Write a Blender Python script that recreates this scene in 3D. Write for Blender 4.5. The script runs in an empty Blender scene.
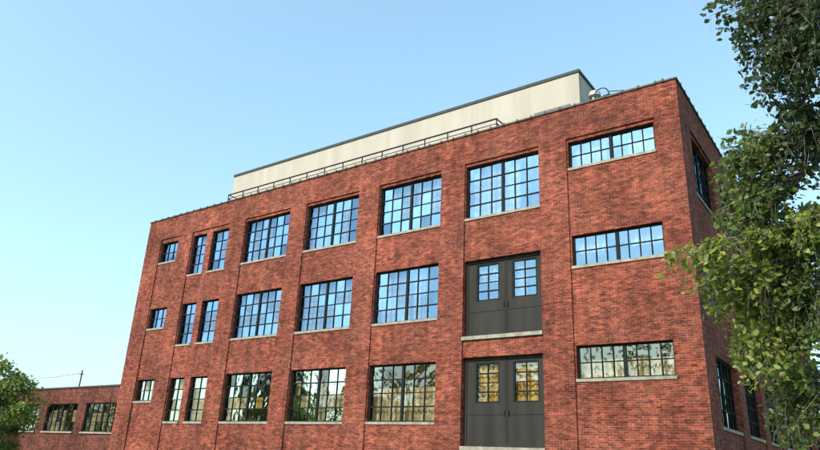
import bpy, bmesh, math, random
from mathutils import Vector, Matrix
random.seed(7)
S=bpy.context.scene
COL=S.collection
# ---------------------------------------------------------------- helpers
def new_mat(name):
    m=bpy.data.materials.new(name);m.use_nodes=True
    nt=m.node_tree;b=nt.nodes['Principled BSDF']
    return m,nt,b
def N(nt,t,**k):
    n=nt.nodes.new(t)
    for a,v in k.items(): setattr(n,a,v)
    return n
def simple(name,col,rough=.7,var=.25,scale=3.,metal=0,bump=0,bscale=60,streak=False,spec=.5):
    m,nt,b=new_mat(name)
    tc=N(nt,'ShaderNodeTexCoord');no=N(nt,'ShaderNodeTexNoise');no.inputs['Scale'].default_value=scale;no.inputs['Detail'].default_value=8
    if streak:
        vm=N(nt,'ShaderNodeVectorMath',operation='MULTIPLY');vm.inputs[1].default_value=(1,1,.12);nt.links.new(tc.outputs['Object'],vm.inputs[0]);nt.links.new(vm.outputs[0],no.inputs['Vector'])
    else: nt.links.new(tc.outputs['Object'],no.inputs['Vector'])
    mp=N(nt,'ShaderNodeMapRange');mp.inputs[1].default_value=.3;mp.inputs[2].default_value=.7
    mp.inputs[3].default_value=1-var;mp.inputs[4].default_value=1+var
    nt.links.new(no.outputs['Fac'],mp.inputs[0])
    mx=N(nt,'ShaderNodeVectorMath',operation='SCALE');mx.inputs[0].default_value=col
    nt.links.new(mp.outputs[0],mx.inputs['Scale']);nt.links.new(mx.outputs[0],b.inputs['Base Color'])
    b.inputs['Roughness'].default_value=rough;b.inputs['Metallic'].default_value=metal;b.inputs['Specular IOR Level'].default_value=spec
    if bump:
        n2=N(nt,'ShaderNodeTexNoise');n2.inputs['Scale'].default_value=bscale
        nt.links.new(tc.outputs['Object'],n2.inputs['Vector'])
        bp=N(nt,'ShaderNodeBump');bp.inputs['Strength'].default_value=bump;bp.inputs['Distance'].default_value=.02
        nt.links.new(n2.outputs['Fac'],bp.inputs['Height']);nt.links.new(bp.outputs[0],b.inputs['Normal'])
    return m
def brick_mat(name,c1,c2,mortar,dark=1.):
    m,nt,b=new_mat(name);L=nt.links.new
    tc=N(nt,'ShaderNodeTexCoord');sp=N(nt,'ShaderNodeSeparateXYZ');L(tc.outputs['Object'],sp.inputs[0])
    ad=N(nt,'ShaderNodeMath',operation='ADD');L(sp.outputs[0],ad.inputs[0]);L(sp.outputs[1],ad.inputs[1])
    cb=N(nt,'ShaderNodeCombineXYZ');L(ad.outputs[0],cb.inputs[0]);L(sp.outputs[2],cb.inputs[1])
    br=N(nt,'ShaderNodeTexBrick');br.offset=.5
    br.inputs['Scale'].default_value=1;br.inputs['Brick Width'].default_value=.22;br.inputs['Row Height'].default_value=.078
    br.inputs['Mortar Size'].default_value=.009;br.inputs['Mortar Smooth'].default_value=.3;br.inputs['Bias'].default_value=-.10
    br.inputs['Color1'].default_value=(*c1,1);br.inputs['Color2'].default_value=(*c2,1);br.inputs['Mortar'].default_value=(*mortar,1)
    wn=N(nt,'ShaderNodeTexNoise');wn.inputs['Scale'].default_value=2.2;wn.inputs['Detail'].default_value=3;L(cb.outputs[0],wn.inputs['Vector'])
    ws=N(nt,'ShaderNodeVectorMath',operation='MULTIPLY_ADD');L(wn.outputs['Color'],ws.inputs[0]);ws.inputs[1].default_value=(.04,.04,0);L(cb.outputs[0],ws.inputs[2])
    L(ws.outputs[0],br.inputs['Vector'])
    def noise(scale,vec,detail=6,rough=.6):
        n=N(nt,'ShaderNodeTexNoise');n.inputs['Scale'].default_value=scale;n.inputs['Detail'].default_value=detail;n.inputs['Roughness'].default_value=rough
        L(vec,n.inputs['Vector']);return n.outputs['Fac']
    def mr(x,a,b_,c,d):
        q=N(nt,'ShaderNodeMapRange');q.inputs[1].default_value=a;q.inputs[2].default_value=b_;q.inputs[3].default_value=c;q.inputs[4].default_value=d;L(x,q.inputs[0]);return q.outputs[0]
    def mul(a,b_):
        q=N(nt,'ShaderNodeMath',operation='MULTIPLY');L(a,q.inputs[0])
        if isinstance(b_,(int,float)): q.inputs[1].default_value=b_
        else: L(b_,q.inputs[1])
        return q.outputs[0]
    sb=N(nt,'ShaderNodeVectorMath',operation='MULTIPLY');L(ws.outputs[0],sb.inputs[0]);sb.inputs[1].default_value=(4.6,12.8,1)
    vo=N(nt,'ShaderNodeTexVoronoi');vo.inputs['Scale'].default_value=1;L(sb.outputs[0],vo.inputs['Vector'])
    vs=N(nt,'ShaderNodeSeparateColor');L(vo.outputs['Color'],vs.inputs[0])
    v0=mr(vs.outputs[0],0,1,.60,1.40)
    v1=mr(noise(3.2,cb.outputs[0],8,.85),.3,.7,.5,1.5)
    v2=mr(noise(.32,cb.outputs[0],6,.65),.34,.66,.62,1.32)
    st=N(nt,'ShaderNodeVectorMath',operation='MULTIPLY');L(cb.outputs[0],st.inputs[0]);st.inputs[1].default_value=(2.6,.18,1)
    v3=mr(noise(1,st.outputs[0],6,.65),.35,.7,.70,1.16)
    tot=mul(mul(mul(mul(v0,v1),v2),v3),dark)
    sc=N(nt,'ShaderNodeVectorMath',operation='SCALE');L(br.outputs['Color'],sc.inputs[0]);L(tot,sc.inputs['Scale'])
    # lime bloom
    e1=mr(noise(14,cb.outputs[0],3,.85),.52,.68,0,1)
    e2=mr(noise(.6,cb.outputs[0],5),.42,.64,.06,.95)
    mx=N(nt,'ShaderNodeMix',data_type='RGBA');L(mul(e1,e2),mx.inputs['Factor']);L(sc.outputs[0],mx.inputs['A']);mx.inputs['B'].default_value=(.32,.175,.13,1)
    L(mx.outputs['Result'],b.inputs['Base Color']);b.inputs['Roughness'].default_value=.92
    b.inputs['Specular IOR Level'].default_value=.15
    bp=N(nt,'ShaderNodeBump');bp.inputs['Strength'].default_value=1;bp.inputs['Distance'].default_value=.02
    hh=N(nt,'ShaderNodeMath',operation='SUBTRACT');L(v1,hh.inputs[0]);L(br.outputs['Fac'],hh.inputs[1])
    L(hh.outputs[0],bp.inputs['Height']);L(bp.outputs[0],b.inputs['Normal'])
    return m
def glass_mat(name,base=.38,tint=(.20,.34,.55),tr=(.76,.82,.85)):
    m,nt,b=new_mat(name);L=nt.links.new;nt.nodes.remove(b);out=nt.nodes['Material Output']
    tc=N(nt,'ShaderNodeTexCoord')
    n=N(nt,'ShaderNodeTexNoise');n.inputs['Scale'].default_value=1.6;n.inputs['Detail'].default_value=2;L(tc.outputs['Object'],n.inputs['Vector'])
    bp=N(nt,'ShaderNodeBump');bp.inputs['Strength'].default_value=.35;bp.inputs['Distance'].default_value=.06;L(n.outputs['Fac'],bp.inputs['Height'])
    g=N(nt,'ShaderNodeBsdfGlossy');g.inputs['Roughness'].default_value=.015;g.inputs['Color'].default_value=(*tint,1);L(bp.outputs[0],g.inputs['Normal'])
    t=N(nt,'ShaderNodeBsdfTransparent');t.inputs['Color'].default_value=(*tr,1)
    fr=N(nt,'ShaderNodeFresnel');fr.inputs['IOR'].default_value=1.55
    a=N(nt,'ShaderNodeMath',operation='ADD');a.use_clamp=True;L(fr.outputs[0],a.inputs[0]);a.inputs[1].default_value=base
    mx=N(nt,'ShaderNodeMixShader');L(a.outputs[0],mx.inputs[0]);L(t.outputs[0],mx.inputs[1]);L(g.outputs[0],mx.inputs[2]);L(mx.outputs[0],out.inputs[0])
    return m
def leaf_mat(name):
    m,nt,b=new_mat(name);L=nt.links.new;out=nt.nodes['Material Output']
    at=N(nt,'ShaderNodeAttribute');at.attribute_name='Col'
    L(at.outputs['Color'],b.inputs['Base Color']);b.inputs['Roughness'].default_value=.45
    tr=N(nt,'ShaderNodeBsdfTranslucent')
    sc=N(nt,'ShaderNodeVectorMath',operation='MULTIPLY');L(at.outputs['Color'],sc.inputs[0]);sc.inputs[1].default_value=(1.7,1.8,.7)
    L(sc.outputs[0],tr.inputs['Color'])
    mx=N(nt,'ShaderNodeMixShader');mx.inputs[0].default_value=.42;L(b.outputs[0],mx.inputs[1]);L(tr.outputs[0],mx.inputs[2]);L(mx.outputs[0],out.inputs[0])
    return m
def empty(name):
    e=bpy.data.objects.new(name,None);COL.objects.link(e);return e
def obj_from(bm,name,mat,parent=None,recalc=True,smooth=False):
    if recalc: bmesh.ops.recalc_face_normals(bm,faces=bm.faces)
    me=bpy.data.meshes.new(name);bm.to_mesh(me);bm.free()
    me.materials.append(mat);o=bpy.data.objects.new(name,me);COL.objects.link(o)
    if parent:o.parent=parent
    return o
def box(bm,x0,x1,y0,y1,z0,z1,P=None):
    c=[(x,y,z) for z in(z0,z1) for y in(y0,y1) for x in(x0,x1)]
    v=[bm.verts.new(P(*p) if P else p) for p in c]
    for f in((0,2,3,1),(4,5,7,6),(0,1,5,4),(2,6,7,3),(0,4,6,2),(1,3,7,5)): bm.faces.new([v[i] for i in f])
def quad(bm,pts): bm.faces.new([bm.verts.new(p) for p in pts])
def tube(bm,pts,rad,seg=8):
    rings=[];pts=[Vector(p) for p in pts]
    for i,p in enumerate(pts):
        d=(pts[min(i+1,len(pts)-1)]-pts[max(i-1,0)]).normalized()
        a=d.orthogonal().normalized() if i==0 else (prev-d*prev.dot(d)).normalized()
        prev=a;bb=d.cross(a);r=rad[i] if isinstance(rad,(list,tuple)) else rad
        rings.append([bm.verts.new(p+(a*math.cos(t)+bb*math.sin(t))*r) for t in[2*math.pi*k/seg for k in range(seg)]])
    for i in range(len(rings)-1):
        for k in range(seg):
            bm.faces.new((rings[i][k],rings[i][(k+1)%seg],rings[i+1][(k+1)%seg],rings[i+1][k]))
    bm.faces.new(rings[0][::-1]);bm.faces.new(rings[-1])
FR=lambda u,d,z:(u,d,z)
SD=lambda u,d,z:(-d,u,z)
def wall(bm,P,u0,u1,z0,z1,d,holes,depth):
    us=sorted({u0,u1}|{h[0] for h in holes}|{h[1] for h in holes});zs=sorted({z0,z1}|{h[2] for h in holes}|{h[3] for h in holes})
    inh=lambda u,z:any(h[0]<u<h[1] and h[2]<z<h[3] for h in holes)
    for a,b in zip(us,us[1:]):
        for c,e in zip(zs,zs[1:]):
            if not inh((a+b)/2,(c+e)/2): quad(bm,[P(a,d,c),P(b,d,c),P(b,d,e),P(a,d,e)])
    for h in holes:
        a,b,c,e=h[:4];D=d+depth
        quad(bm,[P(a,d,c),P(a,d,e),P(a,D,e),P(a,D,c)]);quad(bm,[P(b,d,c),P(b,D,c),P(b,D,e),P(b,d,e)])
        quad(bm,[P(a,d,e),P(b,d,e),P(b,D,e),P(a,D,e)]);quad(bm,[P(a,d,c),P(a,D,c),P(b,D,c),P(b,d,c)])
# ---------------------------------------------------------------- materials
M_brick=brick_mat('red_brick',(.165,.032,.020),(.320,.066,.038),(.27,.14,.10),.98)
M_brick2=brick_mat('red_brick_wing',(.14,.034,.026),(.23,.060,.043),(.17,.10,.08),.85)
M_sash=simple('dark_steel_sash',(.010,.015,.015),.8,.2,spec=.15)
M_glass=glass_mat('window_glass')
M_glass2=glass_mat('lower_window_glass',.20,(.50,.54,.52),(.88,.88,.85))  # lower-row variant: clearer, more neutral tint, smaller glossy share
M_sill=simple('limestone_sill',(.25,.22,.18),.85,.35,4,bump=.3)
M_curt=simple('linen_curtain',(.66,.68,.70),.9,.15,2)
M_curt2=simple('cream_curtain',(.54,.45,.29),.9,.25,2)
M_curt3=simple('gold_reflection',(.62,.42,.13),.9,.35,3)  # golden reflection of the low panes put into a sheet colour
M_room=simple('dark_interior',(.03,.03,.03),.9,.4,1)  # darkness of the unlit rooms put into a near-black colour
M_door=simple('charcoal_door_paint',(.030,.028,.026),.8,.25,2.5,streak=True,spec=.15)
M_cope=simple('clay_coping',(.05,.036,.03),.7,.35,5)
M_stucco=simple('beige_stucco',(.37,.33,.28),.9,.10,1.6,bump=.1,streak=True)
M_trim=simple('grey_metal_trim',(.04,.048,.046),.7,.2,spec=.2)
M_rail=simple('dark_railing_metal',(.022,.024,.026),.7,.2,spec=.2)
M_roof=simple('roof_membrane',(.16,.16,.16),.9,.2)
M_galv=simple('galvanised_steel',(.34,.36,.36),.55,.15,metal=.3)
M_louv=simple('louvre_paint',(.10,.11,.115),.7,.15)
M_leaf=leaf_mat('leaves');M_bark=simple('bark',(.16,.14,.12),.9,.4,12,bump=.5)
# ---------------------------------------------------------------- main building
B=empty('brick_warehouse_building')
XW=-31.63;DEP=34.0;H=15.12
W=[]
for (a,b) in((-13.35,-10.0),(-18.0,-14.65),(-22.57,-19.22)):
    for (c,e) in((11.3,13.66),(7.28,9.6),(3.22,5.52)): W.append((a,b,c,e,6,4,1))
W.append((-8.74,-5.42,11.3,13.66,6,4,1))
for (c,e) in((12.56,13.66),(8.66,9.83),(4.64,5.78)): W.append((-4.18,-.92,c,e,8,2,1))
for (c,e) in((11.22,13.56),(7.26,9.54),(3.22,5.47)):
    W.append((-27.1,-25.86,c,e,2,4,0));W.append((-25.36,-23.95,c,e,2,4,0))
for (c,e) in((12.32,13.55),(8.35,9.52),(4.3,5.46)): W.append((-30.1,-28.5,c,e,3,2,0))
DOORS=[(-8.76,-5.43,6.4,9.47),(-8.76,-5.43,2.37,5.6)]
bays=[(-4.24,-.86),(-8.78,-5.38),(-13.39,-9.96),(-18.04,-14.61),(-22.61,-19.18),(-27.16,-23.9),(-30.16,-28.42)]
WS=[]
for i in range(7):
    a=1.55+i*4.66;b=a+3.35
    for (c,e) in((11.3,13.66),(7.28,9.6),(3.22,5.52)): WS.append((a,b,c,e,6,4,1))
baysS=[(1.5+i*4.66,4.95+i*4.66) for i in range(7)]
RD=.065
bm=bmesh.new();RT=13.80
wall(bm,FR,XW,0,0,H,0,[(a,b,.9,RT) for a,b in bays],RD)
wall(bm,FR,XW+.15,-.15,.5,14.4,RD,[w[:4] for w in W]+DOORS,.23)
wall(bm,SD,0,DEP,0,H,0,[(a,b,.9,RT) for a,b in baysS],RD)
wall(bm,SD,.15,DEP-.15,.5,14.4,RD,[w[:4] for w in WS],.23)
quad(bm,[(XW,0,0),(XW,DEP,0),(XW,DEP,H),(XW,0,H)]);quad(bm,[(XW,DEP,0),(0,DEP,0),(0,DEP,H),(XW,DEP,H)])
for p in([(XW+.35,.35),(-.35,.35)],[(-.35,.35),(-.35,DEP-.35)],[(-.35,DEP-.35),(XW+.35,DEP-.35)],[(XW+.35,DEP-.35),(XW+.35,.35)]):
    (a,b),(c,d)=p;quad(bm,[(a,b,14.4),(c,d,14.4),(c,d,H),(a,b,H)])
obj_from(bm,'walls',M_brick,B,recalc=False)
bm=bmesh.new();quad(bm,[(XW+.34,.34,14.55),(-.34,.34,14.55),(-.34,DEP-.34,14.55),(XW+.34,DEP-.34,14.55)]);obj_from(bm,'roof',M_roof,B)
bm=bmesh.new()
def coping(P,u0,u1):
    u=u0
    while u<u1-.01:
        e=min(u+.62,u1);j=random.uniform(-.012,.012)
        box(bm,u+.004,e-.075,-.05,.39,H+.003,H+.07+j,P)
        box(bm,e-.075,e,-.07,.405,H+.003,H+.11+j,P);u=e
coping(FR,XW-.03,-.40);coping(SD,-.05,DEP)
box(bm,XW-.03,XW+.4,.42,DEP,H+.003,H+.08);box(bm,XW+.42,-.42,DEP-.38,DEP+.03,H+.003,H+.08)
obj_from(bm,'coping',M_cope,B)
sash=bmesh.new();gl=bmesh.new();gl2=bmesh.new();sill=bmesh.new();cur=bmesh.new();cur2=bmesh.new();cur3=bmesh.new()
def window(P,u0,u1,z0,z1,nc,nr,mul,sl=True,d0=.20,curt=True,bar=.036):
    fw=.06;g=d0+.045;low=z1<6;G=gl2 if low else gl
    box(sash,u0+.004,u0+fw,d0,d0+.09,z0+.004,z1-.004,P);box(sash,u1-fw,u1-.004,d0,d0+.09,z0+.004,z1-.004,P)
    box(sash,u0+fw,u1-fw,d0,d0+.09,z1-fw,z1-.004,P);box(sash,u0+fw,u1-fw,d0,d0+.09,z0+.004,z0+fw,P)
    cw=(u1-u0-2*fw)/nc;rh=(z1-z0-2*fw)/nr
    for i in range(1,nc):
        u=u0+fw+cw*i
        big=(mul and i==nc//2);w=.06 if big else bar/2
        dd=d0-.005 if big else d0+.012
        box(sash,u-w,u+w,dd,d0+.08,z0+fw,z1-fw,P)
    for j in range(1,nr):
        z=z0+fw+rh*j;w=bar/2
        if nr==4 and j in(1,3): w=.026
        box(sash,u0+fw,u1-fw,d0+.017,d0+.075,z-w,z+w,P)
    for i in range(nc):
        for j in range(nr):
            a=u0+fw+cw*i;b=a+cw;c=z0+fw+rh*j;e=c+rh
            t=[random.gauss(0,.0026) for _ in range(3)]
            quad(G,[P(a,g+t[0],c),P(b,g+t[1],c),P(b,g+t[1]+t[2],e),P(a,g+t[0]+t[2],e)])
    if sl: box(sill,u0-.03,u1+.03,.02,.2,z0-.10,z0+.002,P)
    if curt:
        spans=[];r=random.random();wd=u1-u0;C=cur2 if low else cur
        if low and (u0<-22 or wd<1.2) and P is FR: C=cur3  # added amber sheets stand in for golden reflections in the low panes
        if wd<2: spans=[(u0,u1)] if r<.6 or low else [(u0,u0+wd*.5)]
        elif r<.4 or low: spans=[(u0,u1)]
        elif r<.8:
            k=random.uniform(.25,.45);spans=[(u0,u0+wd*k),(u1-wd*random.uniform(.25,.45),u1)]
        else: spans=[(u0,u0+wd*random.uniform(.55,.8))]
        zb=z0-.1;zt=z1+.1
        if low:
            if wd>2 and random.random()<.85: zt=z0+(z1-z0)*random.choice([.5,.6,.78])
        elif random.random()<.4: zb=z0+(z1-z0)*random.choice([.35,.5])
        for a,b in spans:
            n=max(4,int((b-a)/.035));ph=random.random()*6;pr=None
            for k in range(n+1):
                u=a+(b-a)*k/n;dd=.50+.05*math.sin(u*27+ph+1.4*math.sin(u*5+ph))
                q=(C.verts.new(P(u,dd,zb)),C.verts.new(P(u,dd,zt)))
                if pr: C.faces.new((pr[0],q[0],q[1],pr[1]))
                pr=q
for w in W: window(FR,*w)
for w in WS: window(SD,*w)
dr=bmesh.new()
for k,(a,b,c,e) in enumerate(DOORS):
    zc,ze=((7.8,9.3) if k==0 else (3.92,5.4))
    wins=[(-8.3,-7.28,zc,ze),(-6.72,-5.68,zc,ze)]
    wall(dr,FR,a+.002,b-.002,c,e,.27,wins,.12)
    for x0,x1 in((a,a+.10),(b-.10,b)): box(dr,x0+.003,x1,.235,.268,c,e)
    box(dr,a+.1,b-.1,.232,.268,e-.11,e-.002);box(dr,a+.1,b-.1,.236,.268,c,c+.12)
    box(dr,-7.05,-7.02,.25,.268,c+.12,e-.11);box(dr,-6.98,-6.95,.25,.268,c+.12,e-.11)
    for (p,q) in((-8.62,-7.1),(-6.9,-5.56)):
        box(dr,p,q,.252,.268,zc-.42,zc-.39);
    for w in wins: window(FR,*w,2,4,0,sl=False,d0=.285,curt=True)
    for (p,q) in((-7.1,-7.06),(-6.94,-6.9)): box(dr,p,q,.20,.25,c+1.1,c+1.28)
    box(sill,a-.03,b+.03,-.03,.25,c-.14,c-.002)
obj_from(dr,'loading_doors',M_door,B)
obj_from(sash,'window_sashes',M_sash,B);obj_from(gl,'window_panes',M_glass,B);obj_from(gl2,'lower_window_panes',M_glass2,B);obj_from(sill,'window_sills',M_sill,B)
obj_from(cur,'curtains',M_curt,B);obj_from(cur2,'cream_curtains',M_curt2,B);obj_from(cur3,'gold_reflection_sheets',M_curt3,B)
bm=bmesh.new()
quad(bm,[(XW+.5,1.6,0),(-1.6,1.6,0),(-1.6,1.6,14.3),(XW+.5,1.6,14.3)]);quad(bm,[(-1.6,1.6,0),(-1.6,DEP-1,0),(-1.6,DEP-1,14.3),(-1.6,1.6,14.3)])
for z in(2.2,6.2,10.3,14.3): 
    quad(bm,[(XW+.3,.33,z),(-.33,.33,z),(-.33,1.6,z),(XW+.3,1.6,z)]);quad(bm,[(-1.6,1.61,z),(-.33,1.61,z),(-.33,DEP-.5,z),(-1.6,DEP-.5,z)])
obj_from(bm,'dark_room_liner',M_room,B)  # dark liner close behind the glass, standing in for room shade
# penthouse
bm=bmesh.new();PX0,PX1,PY0,PY1,PZ=-28.0,-4.7,3.0,13.0,18.66
quad(bm,[(PX0,PY0,14.5),(PX1,PY0,14.5),(PX1,PY0,PZ),(PX0,PY0,PZ)]);quad(bm,[(PX1,PY0,14.5),(PX1,PY1,14.5),(PX1,PY1,PZ),(PX1,PY0,PZ)])
quad(bm,[(PX0,PY0,14.5),(PX0,PY1,14.5),(PX0,PY1,PZ),(PX0,PY0,PZ)]);quad(bm,[(PX0,PY1,14.5),(PX1,PY1,14.5),(PX1,PY1,PZ),(PX0,PY1,PZ)])
obj_from(bm,'penthouse_walls',M_stucco,B)
bm=bmesh.new();box(bm,PX0-.05,PX1+.05,PY0-.05,PY1+.05,PZ+.003,PZ+.15)
obj_from(bm,'penthouse_fascia',M_trim,B)
bm=bmesh.new()
box(bm,-6.9,-5.15,2.94,2.998,15.6,17.15)
for k in range(14): box(bm,-6.82,-5.23,2.90,2.938,15.68+k*.1,15.74+k*.1)
obj_from(bm,'louvre_panel',M_louv,B)
# terrace railing
bm=bmesh.new();R0,R1=-25.1,-7.55
for z,r in((15.92,.04),(15.68,.02),(15.48,.02)): tube(bm,[(R0,.55,z),(R1,.55,z)],r,6)
x=R0
while x<=R1+.01: tube(bm,[(x,.55,14.56),(x,.55,15.92)],.03,6);x+=(R1-R0)/14
for xx in(R0,R1):
    for z in(15.92,15.68): tube(bm,[(xx,.55,z),(xx,2.9,z)],.03,6)
obj_from(bm,'terrace_railing',M_rail,B)
# left wing
wg=empty('brick_wing_building');bm=bmesh.new()
WX0,WX1=-62.,XW-.02;WW=[]
c=-36.45
for k in range(5): WW.append((c-1.95-4.9*k,c+1.95-4.9*k,2.72,4.5,6,3,1))
WP=lambda u,d,z:(u,d+1.88,z)
wall(bm,WP,WX0,WX1,0,5.5,.12,[w[:4] for w in WW],.2)
quad(bm,[(WX0,2,0),(WX0,20,0),(WX0,20,5.5),(WX0,2,5.5)])
obj_from(bm,'walls',M_brick2,wg,recalc=False)
bm=bmesh.new();box(bm,WX0,WX1,1.93,20,5.503,5.6);obj_from(bm,'roof',M_cope,wg)
sash=bmesh.new();gl=bmesh.new();gl2=bmesh.new();sill=bmesh.new();cur=bmesh.new();cur2=bmesh.new()
for w in WW: window(WP,*w)
cur.free();gl.free()
obj_from(sash,'window_sashes',M_sash,wg);obj_from(gl2,'window_panes',M_glass2,wg);obj_from(sill,'window_sills',M_sill,wg);obj_from(cur2,'curtains',M_curt2,wg)
bm=bmesh.new();quad(bm,[(WX0+.5,3.6,0),(WX1,3.6,0),(WX1,3.6,5.4),(WX0+.5,3.6,5.4)]);obj_from(bm,'dark_room_liner',M_room,wg)
# roof objects
bm=bmesh.new()
tube(bm,[(-4.12,3.3,14.56),(-4.12,3.3,17.35)],.14,14);tube(bm,[(-4.12,3.3,17.3),(-4.12,3.3,17.36),(-4.12,3.3,17.55),(-4.12,3.3,17.66)],[.16,.27,.25,.08],16)
obj_from(bm,'roof_vent_stack',M_galv)
bm=bmesh.new()
for yy in(2.2,2.8):
    pts=[(-3.75,yy,14.56),(-3.75,yy,16.7)]+[(-3.45-.3*math.cos(t),yy,16.7+.3*math.sin(t)) for t in[math.pi*k/8 for k in range(1,8)]]+[(-3.15,yy,16.7),(-3.15,yy,14.56)]
    tube(bm,pts,.025,6)
for z in(15.3,15.8,16.3,16.7): tube(bm,[(-3.15,2.2,z),(-3.15,2.8,z)],.02,6);tube(bm,[(-3.75,2.2,z),(-3.75,2.8,z)],.02,6)
tube(bm,[(-3.15,2.2,16.75),(-2.5,2.2,16.6),(-2.4,2.2,14.56)],.022,6)
obj_from(bm,'roof_ladder_hoops',M_rail)
bm=bmesh.new()
tube(bm,[(-45.3,5,5.55),(-45.3,5,7.3)],.05,6);tube(bm,[(-45.6,5,7.0),(-45.0,5,7.0)],.03,6);tube(bm,[(-45.3,5,7.1),(-50,5.2,6.95),(-56,5.4,7.1)],.015,4)
obj_from(bm,'roof_mast',M_rail)
# ---------------------------------------------------------------- vegetation
class Leaves:
    def __init__(s): s.v=[];s.f=[];s.c=[]
    def add(s,p,size,col,droop=.3):
        d=Vector((random.gauss(0,1),random.gauss(0,1),random.gauss(-droop,.8))).normalized()
        a=d.orthogonal().normalized();a=Matrix.Rotation(random.random()*6.28,3,d)@a;n=d.cross(a)
        L=size*random.uniform(.6,1.3);w=L*.33;p=Vector(p);i=len(s.v)
        s.v+=[p,p+d*L*.35+a*w+n*w*.2,p+d*L*.72+a*w*.7+n*w*.1,p+d*L,p+d*L*.72-a*w*.7+n*w*.1,p+d*L*.35-a*w+n*w*.2]
        s.f+=[(i,i+1,i+2,i+3),(i,i+3,i+4,i+5)]
        k=random.uniform(.6,1.45);h=random.uniform(-.15,.25)
        c=(max(0,col[0]*k*(1+h)),col[1]*k,col[2]*k*(1-h),1);s.c+=[c,c]
    def build(s,name,parent):
        me=bpy.data.meshes.new(name);me.from_pydata([tuple(x) for x in s.v],[],s.f)
        at=me.color_attributes.new('Col','FLOAT_COLOR','CORNER');k=0
        for p,c in zip(me.polygons,s.c):
            for _ in p.vertices: at.data[k].color=c;k+=1
        me.materials.append(M_leaf);o=bpy.data.objects.new(name,me);COL.objects.link(o);o.parent=parent;return o
T=empty('birch_tree');bm=bmesh.new();lv=Leaves()
trunk=[(7.5,-12.4,-.02),(7.42,-12.5,2.5),(7.2,-12.7,5),(7.1,-12.8,7.5),(7.0,-12.9,10),(6.9,-13,12.5)]
tube(bm,trunk,[.2,.17,.14,.1,.07,.02],10)
def limb(start,end,r0,r1,sag=.3,n=9):
    a,b=Vector(start),Vector(end);P=[]
    for k in range(n+1):
        t=k/n;p=a.lerp(b,t);p.z+=math.sin(t*math.pi)*sag;p+=Vector((random.gauss(0,.02),random.gauss(0,.02),random.gauss(0,.02)))*(1 if 0<k<n else 0);P.append(p)
    tube(bm,P,[r0+(r1-r0)*k/n for k in range(n+1)],6);return P
def cluster(c,r,twigs,per,col,size=.08,root=None,tw=.006):
    c=Vector(c);root=Vector(root) if root else c+Vector((r[0],0,r[2]*.4))
    for _ in range(twigs):
        while 1:
            q=Vector((random.uniform(-1,1),random.uniform(-1,1),random.uniform(-1,1)))
            if q.length<1:break
        e=c+Vector((q.x*r[0],q.y*r[1],q.z*r[2]));s=root.lerp(c,random.uniform(0,.9))
        mid=s.lerp(e,.6)+Vector((0,0,.18*r[2]));P=[s,mid,e,e+Vector((random.gauss(0,.05),random.gauss(0,.05),-.18*random.uniform(.4,1.6)))]
        tube(bm,P,[tw,tw*.7,tw*.45,tw*.2],4)
        tc=random.uniform(.6,1.45);cc=tuple(v*tc for v in col)
        for k in range(per):
            t=random.uniform(.25,1)*3;i=min(2,int(t));p=P[i].lerp(P[i+1],t-i)
            p=p+Vector((random.gauss(0,.04),random.gauss(0,.04),random.gauss(0,.04)));lv.add(p,size,cc)
G_d=(.036,.058,.028);G_m=(.085,.125,.036);G_l=(.18,.22,.055)  # crown shade and sunlight put into leaf colour: dark above, light below
limb(trunk[3],(4.3,-13.7,7.2),.05,.012,.3)
cluster((4.45,-13.8,7.0),(.80,.8,.75),200,16,G_d,root=(5.2,-13.6,7.2))
cluster((3.80,-13.9,7.35),(.45,.5,.35),60,13,G_d,root=(4.8,-13.7,7.4))
cluster((4.20,-13.9,6.3),(.50,.5,.45),110,14,G_d,root=(4.8,-13.7,6.9))
limb(trunk[2],(3.8,-13.5,5.5),.045,.01,.4)
cluster((4.2,-13.5,5.5),(.48,.55,.6),130,14,G_d,root=(4.7,-13.3,5.8))
cluster((3.58,-13.6,5.35),(.38,.5,.42),100,12,G_m,root=(4.3,-13.4,5.6))
cluster((3.52,-13.5,4.75),(.40,.5,.40),120,12,G_m,root=(4.3,-13.4,5.2))
limb((7.3,-12.6,4),(2.95,-13.85,4.2),.035,.005,.5,14)
for k in range(100):
    t=random.random()**.8;p=Vector((4.5,-13.4,4.55)).lerp(Vector((2.64,-13.9,4.05)),t);cluster(p,(.20,.25,.19),1,10,G_l,root=p+Vector((.1,0,.1)))
cluster((4.0,-13.2,4.35),(.48,.5,.45),130,13,G_m,root=(4.6,-13.2,4.7))
cluster((3.30,-13.2,3.85),(.54,.5,.38),155,12,G_l,root=(4.4,-13.1,4.3))
cluster((3.82,-13.0,3.6),(.40,.5,.45),110,12,G_m,root=(4.4,-13.1,4.1))
limb((7.4,-12.5,3),(3.9,-12.75,3.2),.03,.006,.4)
cluster((3.44,-12.9,3.2),(.44,.4,.45),145,11,G_l,root=(4.4,-12.7,3.6));cluster((3.64,-12.4,2.5),(.40,.4,.55),140,10,G_m,root=(4.4,-12.5,3))
for c,r in(((6.3,-13,8),(1.6,1.6,1.6)),((7.6,-12.5,6),(2,1.8,1.8)),((6.5,-12.6,10.2),(1.5,1.5,1.6)),((7.5,-12,4),(1.7,1.7,1.3))):
    cluster(c,r,110,11,G_m,size=.1,root=(7.2,-12.7,c[2]),tw=.012)
obj_from(bm,'trunk_and_limbs',M_bark,T);lv.build('foliage',T)
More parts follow.
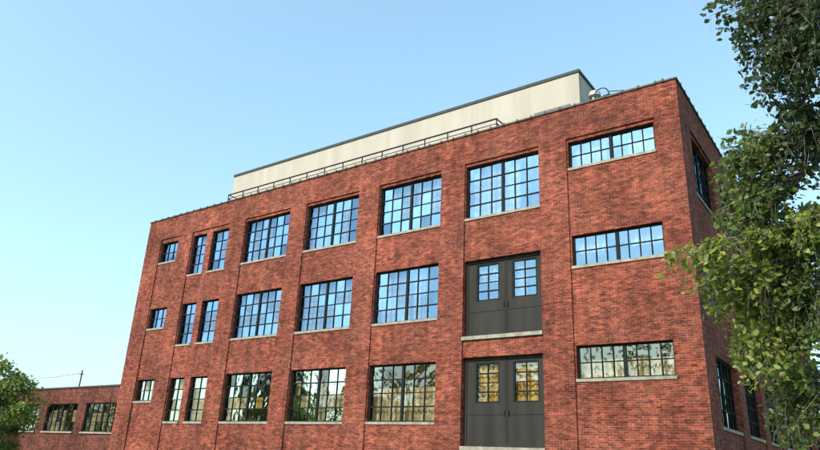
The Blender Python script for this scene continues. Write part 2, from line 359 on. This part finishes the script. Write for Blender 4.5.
def clump_tree(name,pos,h,cr,cz,nclump,per,cols,size,trunk_r=.14):
    T=empty(name);bm=bmesh.new();lv=Leaves();x,y,z=pos
    tube(bm,[(x,y,z-.1),(x+.05,y,z+h*.4),(x,y+.05,z+h*.8)],[trunk_r,trunk_r*.7,trunk_r*.2],8)
    for _ in range(nclump):
        while 1:
            q=Vector((random.uniform(-1,1),random.uniform(-1,1),random.uniform(-1,1)))
            if .35<q.length<1:break
        c=Vector((x+q.x*cr,y+q.y*cr,z+cz+q.z*(h-cz)));rr=cr*random.uniform(.16,.32);col=random.choice(cols)
        tube(bm,[(x,y,z+min(h*.75,max(.8,c.z-z-cr*.6))),c],[trunk_r*.3,.01],4)
        for k in range(per):
            v=Vector((random.gauss(0,1),random.gauss(0,1),random.gauss(0,1)));v=v.normalized()*rr*random.uniform(.4,1.15);v.z*=.75
            lv.add(c+v,size,col)
    obj_from(bm,'trunk_and_limbs',M_bark,T);lv.build('foliage',T)
clump_tree('maple_tree',(-26.8,-8.9,0),5.1,2.0,2.8,90,150,[(.11,.17,.045),(.15,.20,.055),(.07,.12,.035)],.14)
clump_tree('maple_tree.001',(-51.5,-4.5,0),9.9,3.8,5.8,100,140,[(.24,.19,.05),(.16,.18,.05),(.30,.2,.06)],.26,.2)
TL=empty('distant_tree_row');bmt=bmesh.new();lv=Leaves()
for i in range(26):
    x=-82+i*4.4+random.uniform(-1.5,1.5);y=-56+random.uniform(-5,5);h=random.uniform(12,19)
    tube(bmt,[(x,y,-.13),(x,y,h*.75)],[.28,.08],7);col=random.choice([(.50,.33,.08),(.18,.19,.05),(.50,.36,.09),(.12,.15,.05)])
    for _ in range(30):
        q=Vector((random.gauss(0,1),random.gauss(0,1),random.gauss(0,1))).normalized()*random.uniform(.3,1)
        c=Vector((x+q.x*3.3,y+q.y*3.3,h*.55+q.z*h*.45))
        for k in range(34):
            v=Vector((random.gauss(0,.7),random.gauss(0,.7),random.gauss(0,.6)));lv.add(c+v,.8,col)
obj_from(bmt,'trunks',M_bark,TL);lv.build('foliage',TL)
# ---------------------------------------------------------------- ground, street
M_grass=simple('grass',(.06,.09,.03),.95,.35,1.5);M_asph=simple('asphalt',(.05,.05,.052),.9,.25,4);M_conc=simple('concrete',(.33,.32,.29),.9,.15,2);M_white=simple('road_paint',(.7,.7,.68),.8,.15,5)
def sheet(name,x0,x1,y0,y1,z,mat):
    bm=bmesh.new();quad(bm,[(x0,y0,z),(x1,y0,z),(x1,y1,z),(x0,y1,z)]);return obj_from(bm,name,mat,recalc=False)
sheet('ground',-1500,1500,-1500,1500,-.13,M_grass)
sheet('street',-300,300,-38,-26,-.126,M_asph)
bm=bmesh.new()
for k in range(-40,40): quad(bm,[(k*6,-32.07,-.122),(k*6+3,-32.07,-.122),(k*6+3,-31.93,-.122),(k*6,-31.93,-.122)])
obj_from(bm,'road_markings',M_white,recalc=False)
bm=bmesh.new();box(bm,-300,300,-26,-23.5,-.2,0);obj_from(bm,'pavement',M_conc)
bm=bmesh.new();box(bm,-70,40,-23.49,-.01,-.2,-.02);obj_from(bm,'front_lawn',M_grass)
# ---------------------------------------------------------------- light
sd=Vector((-.20,-.80,.57)).normalized()
el=math.asin(sd.z);rot=math.atan2(sd.x,sd.y)
ld=bpy.data.lights.new('sun','SUN');ld.energy=5.0;ld.angle=math.radians(.5);ld.color=(1,.93,.82)
lo=bpy.data.objects.new('sun',ld);COL.objects.link(lo);lo.rotation_euler=(-sd).to_track_quat('-Z','Y').to_euler()
w=bpy.data.worlds.new('World');S.world=w;w.use_nodes=True;nt=w.node_tree
sk=nt.nodes.new('ShaderNodeTexSky');sk.sky_type='NISHITA';sk.sun_disc=False;sk.sun_elevation=el;sk.sun_rotation=rot
sk.air_density=1.0;sk.dust_density=2.6;sk.ozone_density=1.5
gm=nt.nodes.new('ShaderNodeGamma');gm.inputs[1].default_value=.70
ml=nt.nodes.new('ShaderNodeVectorMath');ml.operation='MULTIPLY';ml.inputs[1].default_value=(2.75,3.5,3.5)
bg=nt.nodes['Background'];bg.inputs[1].default_value=.15
nt.links.new(sk.outputs[0],gm.inputs[0]);nt.links.new(gm.outputs[0],ml.inputs[0]);nt.links.new(ml.outputs[0],bg.inputs[0])
# ---------------------------------------------------------------- camera
R=Vector((.8148,.5779,.0444)).normalized();F=Vector((-.5561,.7577,.3417)).normalized();U=R.cross(F).normalized();R=F.cross(U)
cd=bpy.data.cameras.new('camera');cd.sensor_width=36;cd.lens=662/820*36;cd.clip_end=5000
co=bpy.data.objects.new('camera',cd);COL.objects.link(co)
m=Matrix((R,U,-F)).transposed().to_4x4();m.translation=Vector((4.61,-22,1.6));co.matrix_world=m
S.camera=co
S.view_settings.view_transform='Standard';S.view_settings.look='None';S.view_settings.exposure=0
